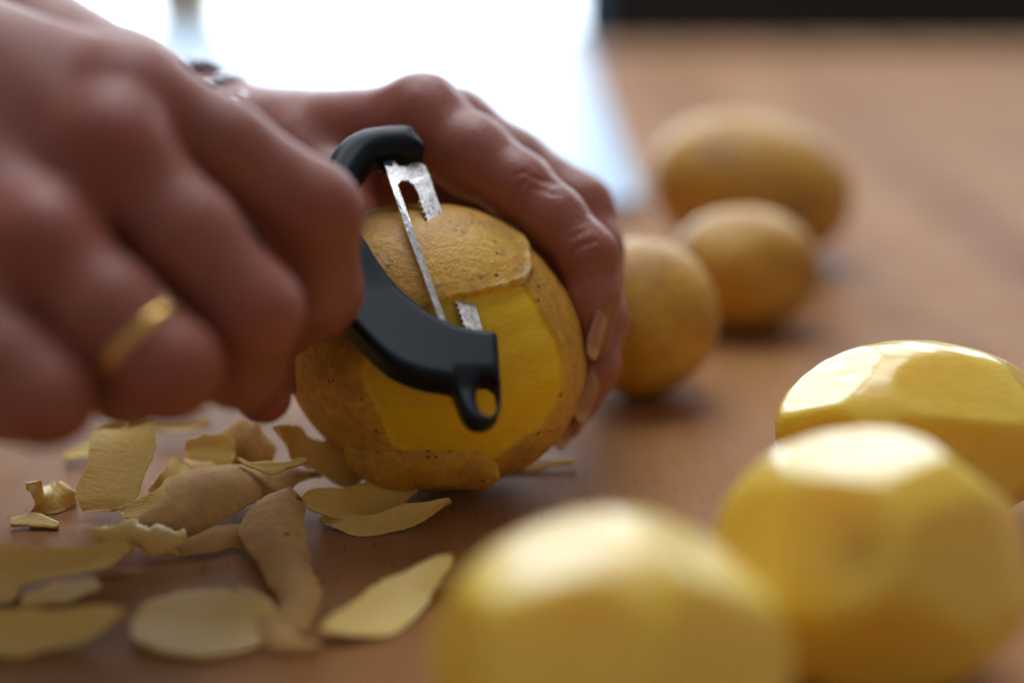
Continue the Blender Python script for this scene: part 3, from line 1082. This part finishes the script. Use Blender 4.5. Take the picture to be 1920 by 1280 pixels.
CREASES = [([(946, 404), (960, 368), (984, 340)], 0.055, 37.3), ([(984, 326), (1012, 337), (1042, 346)], 0.045, 37.4), ([(965, 330), (990, 318)], 0.03, 37.4),
           ([(1000, 352), (1020, 358), (1045, 366)], 0.03, 37.3),
           ([(1060, 496), (1078, 468), (1114, 452)], 0.06, 36.9), ([(1064, 514), (1084, 496), (1104, 490)], 0.03, 36.8), ([(1070, 446), (1092, 436)], 0.03, 36.9)]
org2 = P(800, 240, 39)
hand2 = hand_mesh('hand', 'far hand steadying the half-peeled potato, fingers wet and curled over it', 0.062,
                  np.array([-17, -3.5, 0.05]), np.array([4.5, 13, 13.5]), palm2, 0.8, [I2, M2, R2, T2], 0.10, 0.45, CREASES,
                  [(800, 190, 38, 1.0), (1110, 490, 36.3, 0.75), (980, 350, 37, 0.7), (700, 350, 38, 0.8), (1112, 720, 37.2, .5), (1085, 400, 39, .8)], tuple(org2),
                  bumps=((795, 205, 38.6, 0.8),), wet=0.9)


def nail(pa, pb, width, out, parent, label=None):
    """curved nail from base pa to tip pb (world cm), facing out"""
    pa, pb = np.array(pa), np.array(pb)
    L = pb - pa
    l = np.linalg.norm(L)
    t = L / l
    out = np.array(out, float)
    out -= t * (out @ t)
    out /= np.linalg.norm(out)
    s = np.cross(t, out)
    V, Q, TP = [], [], []
    nu, nv = 16, 11
    for lay in (0.03, -0.03):
        for i in range(nu):
            q = i / (nu - 1)
            hwid = width * (0.72 + 0.28 * math.sin(min(q * 1.8, 1) * math.pi / 2)) * math.sqrt(max(1 - max((q - 0.72) / 0.29, 0) ** 2, 0.02))
            if q < 0.15:
                hwid *= 0.6 + 0.4 * q / 0.15
            for j in range(nv):
                w_ = -1 + 2 * j / (nv - 1)
                V.append(pa + L * q + s * w_ * hwid + out * (lay - 0.62 * hwid * w_ * w_ + 0.10 * math.sin(q * math.pi) - 0.085))
                TP.append(q)
    N = nu * nv
    for i in range(nu - 1):
        for j in range(nv - 1):
            k = i * nv + j
            Q.append((k, k + 1, k + nv + 1, k + nv))
            Q.append((N + k, N + k + nv, N + k + nv + 1, N + k + 1))
    loop = list(range(nv)) + [i * nv + nv - 1 for i in range(1, nu)] + [(nu - 1) * nv + j for j in range(nv - 2, -1, -1)] + [i * nv for i in range(nu - 2, 0, -1)]
    for k in range(len(loop)):
        x, y = loop[k], loop[(k + 1) % len(loop)]
        Q.append((x, N + x, N + y, y))
    return mesh_obj('fingernail', V, np.array(Q), M_NAIL, np.array(parent['_og']), parent, attrs={'tip': TP})


nail(P(1152, 545, 36.30), P(1120, 676, 36.20), 0.38, RIGHT * 0.95 - FWD * 0.35, hand2)
nail(P(1138, 676, 36.95), P(1096, 796, 36.65), 0.38, RIGHT * 0.85 - FWD * 0.55, hand2)
nail(P(1090, 752, 37.45), P(1054, 842, 37.0), 0.36, RIGHT * 0.75 - FWD * 0.65, hand2)

# bead bracelet round the wrist of the holding hand
br = bpy.data.objects.new('bead_bracelet', None)
COL.objects.link(br)
bc = P(395, 262, 41.4)
br.location = bc * CM
br['_og'] = [float(q) for q in bc]
tag(br, 'dark silver three-strand bead bracelet glinting behind the near fist', 'bracelet')
axw = P(410, 282, 41.5) - P(200, 180, 42.6)
axw /= np.linalg.norm(axw)
b1 = np.cross(axw, FWD)
b1 /= np.linalg.norm(b1)
b2 = np.cross(axw, b1)
sv, sf = ico(3)
first = None
for i in range(78):
    t = 2 * math.pi * (i % 26) / 26 + 0.12 * (i // 26)
    ctr = P(410, 282, 41.5) - axw * (-0.75 + 1.05 * (i // 26)) + (b1 * math.cos(t) + b2 * math.sin(t)) * (2.0 + 0.05 * (i // 26))
    if first is None:
        first = mesh_obj('bead', ctr + sv * 0.26, sf, M_SILVER, ctr, br)
    else:
        q = first.copy()
        COL.objects.link(q)
        q.location = (ctr - bc) * CM

for o in bpy.data.objects:
    if '_og' in o:
        del o['_og']
